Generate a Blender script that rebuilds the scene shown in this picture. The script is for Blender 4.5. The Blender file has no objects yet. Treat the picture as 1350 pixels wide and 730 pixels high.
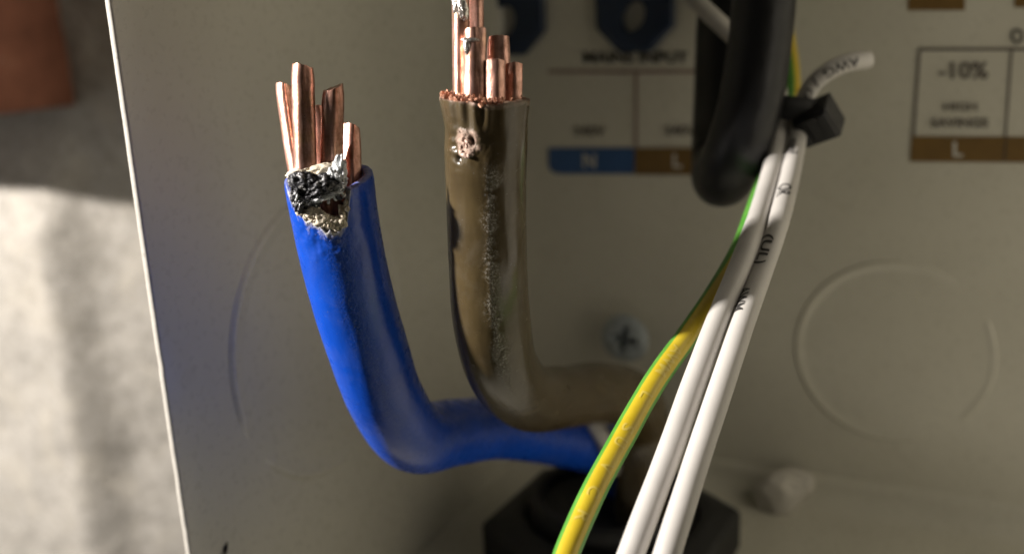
import bpy, math, random
import numpy as np
from mathutils import Vector, noise, Matrix

random.seed(7); np.random.seed(7)
scene = bpy.context.scene
MM = 0.001
# ------------------------------------------------------------------ camera
PW, PH, F = 1350.0, 730.0, 1300.0          # photograph size and focal length in its pixels
PITCH = math.radians(15.0); ROLL = math.radians(2.67); YAW = math.radians(26.0)   # box is turned 26 degrees from the lens axis
cp, sp = math.cos(PITCH), math.sin(PITCH)
cam_d = bpy.data.cameras.new('camera'); cam = bpy.data.objects.new('camera', cam_d)
scene.collection.objects.link(cam); scene.camera = cam
cam.location = (0, 0, 0)
from mathutils import Euler
cam.rotation_euler = (Euler((math.radians(90) - PITCH, 0, 0)).to_matrix() @ Matrix.Rotation(-ROLL, 3, 'Z')).to_euler()
cr, sr = math.cos(ROLL), math.sin(ROLL)
cam_d.sensor_width = 36.0; cam_d.lens = F / PW * 36.0
cam_d.clip_start = 0.005; cam_d.clip_end = 50.0
cam_d.dof.use_dof = True; cam_d.dof.focus_distance = 0.1165
cam_d.dof.aperture_fstop = 14.5; cam_d.dof.aperture_blades = 0
# ------------------------------------------------------------------ world, lamps, exposure
w = bpy.data.worlds.new('World'); scene.world = w; w.use_nodes = True
bg = w.node_tree.nodes['Background']
bg.inputs[0].default_value = (1.0, 0.90, 0.72, 1); bg.inputs[1].default_value = 0.011

def lamp(name, kind, loc, energy, color, **kw):
    d = bpy.data.lights.new(name, kind); o = bpy.data.objects.new(name, d)
    scene.collection.objects.link(o); o.location = Vector(loc) * MM
    d.energy = energy; d.color = color
    for k, v in kw.items(): setattr(d, k, v)
    return o
key = lamp('work_lamp', 'POINT', (-440, 38, 150), 27.0, (1.0, 0.935, 0.86), shadow_soft_size=0.0105)
fill_lamp = lamp('wall_fill', 'AREA', (-620, 0, -50), 0.70, (1.0, 0.95, 0.88), size=0.30)  # added fill lamp, no real source: lifts the shaded wall under the brick
fill_lamp.rotation_euler = (Vector((-110, 260, -60)) - Vector((-620, 0, -50))).to_track_quat('-Z', 'Y').to_euler()
scene.view_settings.view_transform = 'Standard'; scene.view_settings.look = 'None'
scene.view_settings.exposure = 0.0; scene.view_settings.gamma = 1.0
scene.view_settings.use_curve_mapping = False
scene.render.engine = 'CYCLES'
try: scene.cycles.max_bounces = 8
except Exception: pass

# ------------------------------------------------------------------ geometry helpers (millimetres)
def P(px, py, D):
    a = (px - PW / 2) / F; b = (PH / 2 - py) / F
    a, b = a * cr + b * sr, -a * sr + b * cr
    return Vector((D * a, D * (cp + b * sp), D * (-sp + b * cp)))
def ray(px, py): return P(px, py, 1.0)
EX = Vector((math.cos(YAW), -math.sin(YAW), 0)); EY = Vector((math.sin(YAW), math.cos(YAW), 0)); EZ = Vector((0, 0, 1))
EDGE = P(198, 365, 130.0)                                    # a point on the side panel's front edge
_r = ray(675, 365); CORNER = _r * (EDGE.dot(EX) / _r.dot(EX)); CORNER.z = 0     # inner corner of side and back panel
WE = (EDGE - CORNER).dot(EY)                                 # front edge in box depth (about -109 mm)
def BX(u, w, z): return CORNER + EX * u + EY * w + EZ * z    # box frame: u along the back panel, w into depth
def onB(px, py, lift=0.0):
    r = ray(px, py); return r * ((CORNER.dot(EY) - lift) / r.dot(EY))
def onZ(px, py, Z):
    r = ray(px, py); return r * (Z / r.z)

def link(o, parent=None):
    scene.collection.objects.link(o)
    if parent is not None: o.parent = parent
    return o
BASE = {}
def tag(o, label=None, cat=None, group=None, kind=None):
    if label: o['label'] = label
    if cat: o['category'] = cat
    if group: o['group'] = group
    if kind: o['kind'] = kind
    return o
def thing(name, base, label, cat, group=None):
    o = bpy.data.objects.new(name, None); o.empty_display_size = 0.005
    o.location = Vector(base) * MM; BASE[o.name] = Vector(base)
    link(o); tag(o, label, cat, group); return o
def mesh_obj(name, verts, faces, mat, parent=None, base=None, smooth=True, uv=None, masks=None, mats=None, fmat=None):
    """verts in world mm. parent: object whose base (mm) is subtracted."""
    if parent is not None: b = BASE[parent.name]
    elif base is not None: b = Vector(base)
    else: b = Vector((0, 0, 0))
    V = (np.array([tuple(v) for v in verts], dtype=float) - np.array(tuple(b))) * MM
    me = bpy.data.meshes.new(name)
    me.from_pydata(V.tolist(), [], [tuple(f) for f in faces]); 
    me.materials.append(mat)
    if mats:
        for m in mats: me.materials.append(m)
        me.polygons.foreach_set('material_index', fmat)
    if smooth: me.polygons.foreach_set('use_smooth', [True] * len(me.polygons))
    if masks is not None:
        at = me.color_attributes.new('mask', 'FLOAT_COLOR', 'POINT')
        at.data.foreach_set('color', np.array(masks, dtype=float).ravel())
    if uv is not None:
        at = me.attributes.new('su', 'FLOAT_VECTOR', 'POINT')
        at.data.foreach_set('vector', np.array(uv, dtype=float).ravel())
    me.update()
    o = bpy.data.objects.new(name, me)
    link(o, parent); BASE[o.name] = b
    if parent is None: o.location = b * MM
    return o
def N3(v, f=1.0): return noise.noise(Vector((v[0] * f, v[1] * f, v[2] * f)))
def fbm(v, f=1.0, o=4):
    s = 0; a = 1
    for i in range(o):
        s += a * noise.noise(Vector((v[0] * f, v[1] * f, v[2] * f))); a *= .5; f *= 2.03
    return s
def sstep(a, b, x):
    t = min(1, max(0, (x - a) / (b - a))) if a != b else float(x > a)
    return t * t * (3 - 2 * t)

class Sweep:
    """smooth curve through (point, radius) controls; theta=0 faces the camera, positive to its right"""
    def __init__(s, ctrl, step=0.4):
        p = [c[0] for c in ctrl]; r = [c[1] for c in ctrl]
        p = [p[0] * 2 - p[1]] + p + [p[-1] * 2 - p[-2]]; r = [r[0]] + r + [r[-1]]
        pts = []; rad = []
        for i in range(1, len(p) - 2):
            n = max(3, int((p[i + 1] - p[i]).length / step))
            t0, t1, t2, t3 = 0, 0, 0, 0
            ks = [0]
            for j in range(3): ks.append(ks[-1] + max(1e-4, (p[i + j] - p[i + j - 1]).length) ** .5)
            for k in range(n):
                t = ks[1] + (ks[2] - ks[1]) * k / n
                A1 = p[i-1]*((ks[1]-t)/(ks[1]-ks[0])) + p[i]*((t-ks[0])/(ks[1]-ks[0]))
                A2 = p[i]*((ks[2]-t)/(ks[2]-ks[1])) + p[i+1]*((t-ks[1])/(ks[2]-ks[1]))
                A3 = p[i+1]*((ks[3]-t)/(ks[3]-ks[2])) + p[i+2]*((t-ks[2])/(ks[3]-ks[2]))
                B1 = A1*((ks[2]-t)/(ks[2]-ks[0])) + A2*((t-ks[0])/(ks[2]-ks[0]))
                B2 = A2*((ks[3]-t)/(ks[3]-ks[1])) + A3*((t-ks[1])/(ks[3]-ks[1]))
                pts.append(B1*((ks[2]-t)/(ks[2]-ks[1])) + B2*((t-ks[1])/(ks[2]-ks[1])))
                u = k / n; u = u * u * (3 - 2 * u)
                rad.append(r[i] + (r[i + 1] - r[i]) * u)
        pts.append(p[-2]); rad.append(r[-2])
        s.p = pts; s.r = rad; s.s = [0.0]
        for i in range(1, len(pts)): s.s.append(s.s[-1] + (pts[i] - pts[i - 1]).length)
        s.L = s.s[-1]; s.n = []; s.b = []; s.t = []
        for i in range(len(pts)):
            t = (pts[min(i + 1, len(pts) - 1)] - pts[max(i - 1, 0)]).normalized()
            if i == 0:
                c = -pts[i].normalized(); n = (c - t * c.dot(t)).normalized()
            else:
                c = -pts[i].normalized(); cand = (c - t * c.dot(t)); tr = (n - t * n.dot(t)).normalized()
                wgt = min(1.0, max(0, cand.length - .35) / .3)
                n = (tr * (1 - wgt) + cand.normalized() * wgt).normalized() if wgt > 0 else tr
            s.t.append(t); s.n.append(n); s.b.append(t.cross(n))
    def frame(s, q):
        q = min(max(q, 0), s.L); i = int(np.searchsorted(s.s, q)) - 1; i = min(max(i, 0), len(s.p) - 2)
        k = (q - s.s[i]) / max(1e-9, s.s[i + 1] - s.s[i])
        l = lambda a: a[i].lerp(a[i + 1], k)
        return l(s.p), l(s.t).normalized(), l(s.n).normalized(), l(s.b).normalized(), s.r[i] + (s.r[i + 1] - s.r[i]) * k
    def at(s, q, th, off=0.0, rad=None):
        p, t, n, b, r = s.frame(q)
        if rad is None: rad = r
        return p + (n * math.cos(th) - b * math.sin(th)) * (rad + off)

def tube(sw, name, mat, parent=None, base=None, na=40, step=0.7, wob=0.0, wobf=.15, cap0=True, cap1=True, s0=0.0, s1=None):
    s1 = sw.L if s1 is None else s1
    nl = max(4, int((s1 - s0) / step)); V = []; UV = []; Fc = []
    for i in range(nl + 1):
        q = s0 + (s1 - s0) * i / nl
        p, t, n, b, r = sw.frame(q)
        for a in range(na):
            th = 2 * math.pi * a / na - math.pi
            d = n * math.cos(th) - b * math.sin(th)
            rr = r + (wob * fbm((p + d * r), wobf, 3) if wob else 0)
            # rounded, slightly uneven cut ends
            e = min(q - s0, s1 - q)
            if e < .25: rr -= .18 * (1 - e / .25) ** 2
            V.append(p + d * rr); UV.append((th, q, r))
    for i in range(nl):
        for a in range(na):
            b2 = (a + 1) % na
            Fc.append((i * na + a, i * na + b2, (i + 1) * na + b2, (i + 1) * na + a))
    if cap0: Fc.append(tuple(range(na - 1, -1, -1)))
    if cap1: Fc.append(tuple(nl * na + a for a in range(na)))
    Fc = [f[::-1] for f in Fc]
    return mesh_obj(name, V, Fc, mat, parent, base, uv=UV)

def box_mesh(c, half, rot=None, bevel=0.0, seg=2):
    import bmesh
    bm = bmesh.new(); bmesh.ops.create_cube(bm, size=2.0)
    for v in bm.verts: v.co = Vector((v.co.x * half[0], v.co.y * half[1], v.co.z * half[2]))
    if bevel: bmesh.ops.bevel(bm, geom=bm.edges[:], offset=bevel, segments=seg, profile=.6, affect='EDGES')
    V = []; bm.verts.index_update()
    for v in bm.verts:
        q = v.co.copy()
        if rot is not None: q = rot @ q
        V.append(q + Vector(c))
    Fc = [tuple(v.index for v in f.verts) for f in bm.faces]; bm.free()
    return V, Fc
def ico(sub):
    import bmesh
    bm = bmesh.new(); bmesh.ops.create_icosphere(bm, subdivisions=sub, radius=1.0); bm.verts.index_update()
    V = [v.co.copy() for v in bm.verts]; Fc = [tuple(v.index for v in f.verts) for f in bm.faces]; bm.free(); return V, Fc
ICO = {k: ico(k) for k in (1, 2, 3, 4, 5)}
def lump(c, size, rot=None, amp=.35, f=1.2, sub=4, seed=0.0, ridged=False):
    V = []
    for v in ICO[sub][0]:
        q = Vector((v.x + seed, v.y + seed * 1.7, v.z - seed))
        k = fbm(q, f, 5)
        if ridged: k = (0.5 - abs(fbm(q, f, 3))) * 1.4 + .14 * fbm(q, f * 5, 2)
        o = v * (1 + amp * k); o = Vector((o.x * size[0], o.y * size[1], o.z * size[2]))
        if rot is not None: o = rot @ o
        V.append(o + Vector(c))
    return V, ICO[sub][1]

# ------------------------------------------------------------------ materials
class M:
    def __init__(s, name, rough=.5, metal=0.0, spec=.5):
        s.m = bpy.data.materials.new(name); s.m.use_nodes = True; s.t = s.m.node_tree
        s.b = s.t.nodes['Principled BSDF']; s.b.inputs['Roughness'].default_value = rough
        s.b.inputs['Metallic'].default_value = metal; s.b.inputs['Specular IOR Level'].default_value = spec
        tc = s.t.nodes.new('ShaderNodeTexCoord'); vm = s.t.nodes.new('ShaderNodeVectorMath'); vm.operation = 'SCALE'
        vm.inputs['Scale'].default_value = 1000.0; s.t.links.new(tc.outputs['Object'], vm.inputs[0]); s.v = vm.outputs[0]
    def n(s, kind, **kw):
        x = s.t.nodes.new(kind)
        for k, v in kw.items(): setattr(x, k, v)
        return x
    def l(s, a, b): s.t.links.new(a, b)
    def noise(s, scale, detail=4, rough=.55, dist=0.0, vec=None):
        x = s.n('ShaderNodeTexNoise'); x.inputs['Scale'].default_value = scale; x.inputs['Detail'].default_value = detail
        x.inputs['Roughness'].default_value = rough; x.inputs['Distortion'].default_value = dist
        s.l(vec or s.v, x.inputs['Vector']); return x.outputs['Fac']
    def ramp(s, fac, stops, interp='LINEAR'):
        x = s.n('ShaderNodeValToRGB'); x.color_ramp.interpolation = interp; e = x.color_ramp.elements
        while len(e) < len(stops): e.new(.5)
        for i, (p, c) in enumerate(stops):
            e[i].position = p; e[i].color = (*c, 1) if len(c) == 3 else c
        s.l(fac, x.inputs[0]); return x.outputs[0]
    def mix(s, fac, a, b, mode='MIX'):
        x = s.n('ShaderNodeMix', data_type='RGBA', blend_type=mode)
        for sock, val in ((x.inputs[0], fac), (x.inputs[6], a), (x.inputs[7], b)):
            if hasattr(val, 'links'): s.l(val, sock)
            elif isinstance(val, (int, float)): sock.default_value = val
            else: sock.default_value = (*val, 1)
        return x.outputs[2]
    def math(s, op, a, b=0.0, clamp=False):
        x = s.n('ShaderNodeMath', operation=op, use_clamp=clamp)
        for i, val in enumerate((a, b)):
            if hasattr(val, 'links'): s.l(val, x.inputs[i])
            else: x.inputs[i].default_value = val
        return x.outputs[0]
    def bump(s, h, dist=.05, strength=1.0):
        x = s.n('ShaderNodeBump'); x.inputs['Distance'].default_value = dist * MM; x.inputs['Strength'].default_value = strength
        s.l(h, x.inputs['Height']); s.l(x.outputs[0], s.b.inputs['Normal'])
    def col(s, c):
        if hasattr(c, 'links'): s.l(c, s.b.inputs['Base Color'])
        else: s.b.inputs['Base Color'].default_value = (*c, 1)
    def rough(s, r): s.l(r, s.b.inputs['Roughness'])
    def attr(s, name):
        x = s.n('ShaderNodeAttribute'); x.attribute_name = name; return x
    def sep(s, v):
        x = s.n('ShaderNodeSeparateXYZ'); s.l(v, x.inputs[0]); return x.outputs

def mat_panel():
    m = M('grey_powder_coat', .34, 0, .5)
    n1 = m.noise(.035, 4); n2 = m.noise(.9, 3)
    c = m.ramp(n1, [(.3, (.535, .515, .440)), (.7, (.59, .57, .49))])
    d = m.ramp(m.noise(.11, 6, .65), [(.56, (0, 0, 0)), (.80, (1, 1, 1))])
    c = m.mix(m.math('MULTIPLY', d, .16), c, (.30, .26, .20)); m.col(c)
    m.rough(m.ramp(n2, [(.3, (.25,) * 3), (.7, (.34,) * 3)]))
    m.bump(m.noise(1.6, 3), .03, .35); return m.m
def mat_edge():
    m = M('bare_panel_edge', .4); c = m.ramp(m.noise(.7, 5), [(.35, (.46, .44, .40)), (.62, (.52, .50, .455)), (.8, (.28, .26, .23))])
    m.col(c); m.bump(m.noise(2.0, 3), .05, .5); return m.m
def mat_plaster():
    m = M('painted_plaster', .85, 0, .25)
    big = m.noise(.035, 6, .6); fine = m.noise(.30, 7, .65, .6)
    c = m.ramp(fine, [(.30, (.19, .178, .158)), (.5, (.28, .264, .24)), (.72, (.34, .323, .30))])
    st = m.ramp(m.noise(.055, 6, .7, 1.0), [(.50, (0, 0, 0)), (.66, (1, 1, 1))])
    c = m.mix(m.math('MULTIPLY', st, .55), c, (.40, .37, .32))
    pit = m.ramp(m.noise(.42, 4, .5), [(.25, (1, 1, 1)), (.34, (0, 0, 0))])
    c = m.mix(m.math('MULTIPLY', pit, .5), c, (.30, .28, .25)); m.col(c)
    m.bump(m.math('ADD', m.noise(.5, 6, .6), m.math('MULTIPLY', m.noise(.08, 4), 2.0)), .5, .8); return m.m
def mat_block():
    m = M('brown_brick', .8, 0, .3)
    c = m.ramp(m.noise(.12, 6, .6), [(.3, (.12, .046, .027)), (.6, (.19, .075, .045)), (.8, (.24, .115, .075))])
    p = m.ramp(m.noise(.5, 4, .5), [(.70, (0, 0, 0)), (.78, (1, 1, 1))])
    c = m.mix(m.math('MULTIPLY', p, .5), c, (.55, .42, .34)); m.col(c); m.bump(m.noise(.9, 5), .3, .8); return m.m
def mat_jacket(name, base, dark, white, rough=.42, scuffcol=(.5, .48, .45), scuff_amt=.5):
    """insulation; mask r = stress-whitened / torn, g = scuffed rough strip, b = dirt, and shade painted into pits"""
    m = M(name, rough, 0, .5)
    at = m.attr('mask'); r, g, b = m.sep(at.outputs['Vector'])
    c = m.ramp(m.noise(.22, 5), [(.3, dark), (.7, base)])
    dust = m.ramp(m.noise(2.4, 3, .7), [(.68, (0, 0, 0)), (.76, (1, 1, 1))])
    c = m.mix(m.math('MULTIPLY', dust, .30), c, (.5, .52, .56))
    sm = m.ramp(m.noise(.16, 6, .65, .8), [(.50, (0, 0, 0)), (.75, (1, 1, 1))])
    c = m.mix(m.math('MULTIPLY', sm, .05), c, (.42, .42, .42))
    sc = m.ramp(m.noise(3.2, 4, .75), [(.50, (0, 0, 0)), (.62, (1, 1, 1))])
    c = m.mix(m.math('MULTIPLY', m.math('MULTIPLY', sc, g), scuff_amt), c, scuffcol)
    c = m.mix(m.math('MULTIPLY', b, m.ramp(m.noise(1.1, 4), [(.35, (.2,) * 3), (.6, (1,) * 3)])), c, (.02, .02, .022))
    wn = m.ramp(m.noise(1.5, 5, .7), [(.3, (0, 0, 0)), (.6, (1, 1, 1))])
    wf = m.math('MULTIPLY', r, m.math('ADD', m.math('MULTIPLY', wn, .6), .4), True)
    wc = m.mix(m.noise(1.0, 4), white, tuple(x * .72 for x in white))
    c = m.mix(wf, c, wc); m.col(c)
    rr = m.math('ADD', m.math('ADD', rough - .07, m.math('MULTIPLY', m.noise(.5, 4), .14)), m.math('MULTIPLY', r, .3), True)
    m.rough(rr)
    h = m.math('ADD', m.math('MULTIPLY', m.noise(.55, 4), .16), m.math('MULTIPLY', m.math('MULTIPLY', m.noise(3.6, 4, .7), g), 2.5))
    h = m.math('ADD', h, m.math('MULTIPLY', m.math('MULTIPLY', m.noise(1.8, 5, .7), r), 4.0))
    h = m.math('ADD', h, m.math('MULTIPLY', m.noise(4.0, 2), .10))
    m.bump(h, .09, .9); return m.m
def mat_copper(name, warm=1.0):
    m = M(name, .36, .82)
    mp = m.n('ShaderNodeVectorMath', operation='MULTIPLY'); m.l(m.v, mp.inputs[0]); mp.inputs[1].default_value = (1.4, 1.4, .16)
    streak = m.noise(1.0, 5, .6, .3, mp.outputs[0])
    c = m.ramp(streak, [(.22, (.44, .225, .165)), (.5, (.69, .395, .32)), (.75, (.82, .55, .475))])
    ox = m.ramp(m.noise(.45, 5, .65), [(.43, (0, 0, 0)), (.66, (1, 1, 1))])
    c = m.mix(m.math('MULTIPLY', ox, .75), c, (.19, .085, .045))
    br = m.ramp(m.noise(.33, 3), [(.55, (0, 0, 0)), (.7, (1, 1, 1))])
    c = m.mix(m.math('MULTIPLY', br, .3), c, (.60, .42, .18)); m.col(c)
    m.rough(m.ramp(m.noise(.9, 5), [(.3, (.27,) * 3), (.7, (.48,) * 3)]))
    h = m.math('ADD', m.noise(.9, 5, .6, .3, mp.outputs[0]), m.math('MULTIPLY', m.noise(2.2, 4), .35)); m.bump(h, .09, .8); return m.m
def mat_simple(name, c, rough=.5, metal=0., var=.18, nf=.4, bdist=.03, bf=1.5, spec=.5):
    m = M(name, rough, metal, spec)
    m.col(m.ramp(m.noise(nf, 5), [(.3, tuple(x * (1 - var) for x in c)), (.7, tuple(min(1, x * (1 + var)) for x in c))]))
    m.rough(m.ramp(m.noise(nf * 3, 4), [(.3, (max(.03, rough - .06),) * 3), (.7, (rough + .08,) * 3)]))
    m.bump(m.noise(bf, 4), bdist, .8); return m.m
def mat_earth():
    m = M('green_yellow_sleeve', .32)
    at = m.attr('su'); th, s, r = m.sep(at.outputs['Vector'])
    # yellow stripe faces the viewer on the lower run and twists round higher up
    mp = m.n('ShaderNodeMapRange'); m.l(s, mp.inputs[0])
    mp.inputs[1].default_value = 88; mp.inputs[2].default_value = 122; mp.inputs[3].default_value = 1.15; mp.inputs[4].default_value = 0.02
    mp.interpolation_type = 'SMOOTHSTEP'
    d = m.math('ABSOLUTE', m.math('SUBTRACT', th, mp.outputs[0]))
    f = m.ramp(m.math('ADD', m.math('DIVIDE', d, 3.14159), m.math('MULTIPLY', m.math('SUBTRACT', m.noise(.5, 3), .5), .02)), [(.250, (0, 0, 0)), (.290, (1, 1, 1))])
    y = m.ramp(m.noise(.3, 4), [(.3, (.50, .36, .016)), (.7, (.58, .44, .03))])
    g = m.ramp(m.noise(.3, 4), [(.3, (.065, .25, .03)), (.7, (.11, .32, .05))])
    m.col(m.mix(f, y, g)); m.bump(m.noise(.8, 4), .05, .6); return m.m
def mat_char():
    m = M('charred_foil', .46, .40)
    c = m.ramp(m.noise(1.1, 5, .7), [(.40, (.012, .012, .014)), (.54, (.07, .07, .08)), (.70, (.60, .59, .58))])
    m.col(c); m.bump(m.noise(1.3, 3, .5), .30, 1.0); return m.m
def mat_silver():
    m = M('bright_solder_smear', .3, .85); m.col(m.ramp(m.noise(1.5, 4), [(.35, (.45, .40, .36)), (.6, (.9, .86, .82))])); m.bump(m.noise(1.8, 4), .2, 1); return m.m

panel = mat_panel(); edge_m = mat_edge(); plaster = mat_plaster(); block_m = mat_block()
blue_m = mat_jacket('blue_insulation', (.006, .070, .50), (.005, .056, .41), (.80, .77, .70), .28, (.30, .40, .62), .35)
brown_m = mat_jacket('brown_insulation', (.080, .058, .027), (.056, .040, .019), (.66, .46, .37), .25, (.60, .56, .50), .60)
copper = mat_copper('copper'); silver = mat_silver(); char_m = mat_char()
filings_m = mat_simple('copper_filings', (.52, .27, .18), .5, .6, .4, 1.2, .2, 2.)
cream_m = mat_simple('torn_cream_plastic', (.66, .58, .46), .7, 0, .22, .6, .15, 1.1)
palef_m = mat_simple('frayed_pale_plastic', (.74, .76, .78), .6, 0, .2, .9, .35, 1.6)
black_rub = mat_simple('black_rubber', (.010, .010, .011), .40, 0, .2, .2, .04, .8, spec=.3)
black_pl = mat_simple('black_nylon', (.009, .009, .010), .58, 0, .2, .3, .05, .7)
white_m = mat_simple('white_sleeve', (.53, .51, .485), .38, 0, .05, .15, .04, .6)
earth_m = mat_earth()
ink_grey = mat_simple('grey_ink', (.13, .115, .10), .6, 0, .2, .5, .005)
ink_dark = mat_simple('dark_ink', (.035, .033, .032), .6, 0, .2, .5, .005)
ink_blue = mat_simple('blue_ink', (.028, .085, .23), .5, 0, .1, .3, .005)
ink_brown = mat_simple('brown_ink', (.150, .085, .020), .5, 0, .12, .3, .005)
ink_red = mat_simple('red_grey_ink', (.28, .19, .16), .6, 0, .15, .4, .005)
ink_pale = mat_simple('pale_ink', (.50, .49, .45), .6, 0, .1, .4, .005)
navy_pl = mat_simple('navy_plastic', (.009, .022, .055), .40, 0, .2, .15, .05, .4)
zinc = mat_simple('blackened_zinc', (.34, .375, .39), .42, .15, .25, .6, .06, 1.)
grey_wire_m = mat_simple('grey_sleeve', (.42, .40, .36), .45, 0, .1, .2, .04)
lump_m = mat_simple('pale_filler', (.48, .455, .41), .75, 0, .15, .3, .3, .7)
dirt_m = mat_simple('dark_crumb', (.05, .04, .03), .8, 0, .3, .8, .2, 1.2)
emboss_m = mat_simple('pale_wire_print', (.57, .45, .075), .45, 0, .05, .3, .01)

# ------------------------------------------------------------------ setting: the wall behind
ZF = -105.0; WW = 15.0
def plaster_wall():
    us = np.arange(-460, 262, 2.2); zs = np.arange(-320, 200, 2.2); V = []; Fc = []
    for z in zs:
        for u in us:
            w_ = WW
            if u < -40:
                k = sstep(-22, -62, z)
                # two broad vertical swellings with a soft valley between
                w_ -= (13.0 * sstep(-148, -165, u) - .42 * max(0, u + 150)) * k
                w_ -= 2.0 * fbm((u, 3.1, z), .025, 4) + .5 * fbm((u, 9.1, z), .12, 3)
            V.append(BX(u, w_, z))
    nx = len(us)
    for j in range(len(zs) - 1):
        for i in range(nx - 1): Fc.append((j*nx+i, j*nx+i+1, (j+1)*nx+i+1, (j+1)*nx+i))
    o = mesh_obj('wall', V, Fc, plaster, base=BX(0, WW, 0)); tag(o, 'rough off-white plaster wall behind the grey box', 'wall', kind='structure')
plaster_wall()

bc = BX(-212, -10, 34)
V, Fc = box_mesh((0, 0, 0), (60.0, 31.0, 55.5), None, 1.2, 3)
V = [BX(-212, -10, 34) + EX * v.x + EY * v.y + EZ * v.z + Vector((fbm(v, .09, 3), fbm(v * 1.1, .08, 3), fbm(v * .9, .07, 3))) * .5 for v in V]
o = mesh_obj('brick', V, Fc, block_m, base=BX(-212, -10, -21.5)); tag(o, 'blurred reddish brown brick jutting out of the plaster wall', 'brick')

# ------------------------------------------------------------------ enclosure
enc = thing('metal_enclosure', BX(0, 0, ZF), 'light grey painted metal box the cables are wired into', 'enclosure')
ZT = 115.0; TH = 1.05; RB = 4.0; UR = 168.0
def grid(name, nu, nv, fn, mat, flip=False, **kw):
    V = [fn(i, j) for j in range(nv) for i in range(nu)]
    Fc = [(j*nu+i, j*nu+i+1, (j+1)*nu+i+1, (j+1)*nu+i) for j in range(nv - 1) for i in range(nu - 1)]
    if flip: Fc = [f[::-1] for f in Fc]
    return mesh_obj(name, V, Fc, mat, enc, **kw)
# back panel: bend into the side panel, face, far edge and rear skin
prof = [(RB - RB * math.cos(a), -RB + RB * math.sin(a)) for a in np.linspace(0, math.pi / 2, 9)] + [(u, 0) for u in np.linspace(8, UR, 26)] + [(UR, TH), (0, TH)]
zs = np.linspace(ZF, ZT, 40)
grid('back_panel', len(prof), 40, lambda i, j: BX(prof[i][0], prof[i][1] + (.15 * fbm((prof[i][0], 0, zs[j]), .015, 2) if 9 < i < len(prof) - 2 else 0), zs[j]), panel)
# side panel: a sheet with a rounded, bright cut edge
secs = [(0.0, w_) for w_ in np.linspace(-RB, WE + .35, 26)] + [(-.05, WE + .12), (-.22, WE), (-TH + .22, WE), (-TH + .05, WE + .12), (-TH, WE + .35), (-TH, -RB)]
zs2 = np.linspace(ZF, ZT, 160)
def side_fn(i, j):
    du, w_ = secs[i]; z = zs2[j]
    if w_ < WE + .5: w_ +=   .22 * max(0, fbm((2.7, 1.3, z), .55, 3) - .22) + .05 * math.sin(z * .05); du += .04 * fbm((z, 0, 0), .5, 2)
    return BX(du, w_, z)
nq = len(secs) - 1
grid('side_panel', len(secs), 160, side_fn, panel, True, mats=[edge_m], fmat=[1 if 25 <= (k % nq) <= 29 else 0 for k in range(nq * 159)])
# floor panel curving up into the back panel
secf = [(w_, ZF) for w_ in np.linspace(WE + 1, -6.5, 24)] + [(-6.5 + 5.6 * math.sin(a), ZF + 5.6 - 5.6 * math.cos(a)) for a in np.linspace(0, math.pi / 2, 9)[1:]] + [(-.05, ZF + 6.6)]
us_ = np.linspace(-.5, UR - .1, 40)
grid('bottom_panel', len(secf), 40, lambda i, j: BX(us_[j], secf[i][0], secf[i][1] + .2 * fbm((us_[j], secf[i][0], 0), .02, 2)), panel, True)

# opposite side panel, out of view on the right, added for its bounce light
far = [(UR, 0), (UR, WE), (UR + TH, WE), (UR + TH, 0)]
zs3 = np.linspace(ZF, ZT, 12)
grid('side_panel', 4, 12, lambda i, j: BX(far[i][0] - .02, far[i][1] - .02, zs3[j]), panel, smooth=False)

def ridge_ring(name, cen, ex, ey, nrm, r, arcs, h=.45, wd=1.7, lab=None):
    """a stamped knockout outline: raised disc edge, broken at the bridges"""
    V = []; Fc = []
    pr = [(-2.6, -.05), (-1.4, .25), (-.5, .8), (0, 1.0), (.35, .8), (.7, .3), (1.0, -.1)]; m = len(pr)
    for (a0, a1) in arcs:
        n = 90; b0 = len(V)
        for i in range(n + 1):
            t = i / n; a = math.radians(a0 + (a1 - a0) * t); fade = sstep(0, .12, t) * sstep(1, .88, t)
            for (u, k) in pr:
                rr = r + u * wd * .5
                V.append(cen + ex * (rr * math.cos(a)) + ey * (rr * math.sin(a)) + nrm * (h * k * fade - .03 * (1 - fade)))
        for i in range(n):
            for k in range(m - 1): Fc.append((b0+i*m+k, b0+i*m+k+1, b0+(i+1)*m+k+1, b0+(i+1)*m+k))
    o = mesh_obj(name, V, Fc, panel, enc)
    if lab: o['label'] = lab
ridge_ring('knockout', onB(1176, 465, .02), EX, EZ, -EY, 18.6, [(42, 310), (-48, 32)], .36, 1.3)
ridge_ring('knockout', BX(.02, -72, -51), -EY, EZ, EX, 23.7, [(-28, 96), (-100, -36), (110, 190)], .6, 1.9)

# ---- printed labels on the back panel
def text_mesh(body, bold=0.0, fine=False):
    cu = bpy.data.curves.new('tmp', 'FONT'); cu.body = body; cu.size = 1.0; cu.offset = bold; cu.resolution_u = 3
    ob = bpy.data.objects.new('tmp', cu); scene.collection.objects.link(ob); bpy.context.view_layer.update()
    me = bpy.data.meshes.new_from_object(ob.evaluated_get(bpy.context.evaluated_depsgraph_get()))
    V = np.array([tuple(v.co) for v in me.vertices]); Fc = [tuple(p.vertices) for p in me.polygons]
    if fine:
        import bmesh
        bm = bmesh.new(); bm.from_mesh(me)
        for _ in range(4):
            es = [e for e in bm.edges if e.calc_length() > .10]
            if not es: break
            bmesh.ops.subdivide_edges(bm, edges=es, cuts=1); bmesh.ops.triangulate(bm, faces=bm.faces[:])
        bm.verts.index_update(); V = np.array([tuple(v.co) for v in bm.verts]); Fc = [tuple(v.index for v in f.verts) for f in bm.faces]; bm.free()
    bpy.data.objects.remove(ob); bpy.data.curves.remove(cu); bpy.data.meshes.remove(me)
    V[:, 0] -= (V[:, 0].min() + V[:, 0].max()) / 2; return V, Fc
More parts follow.
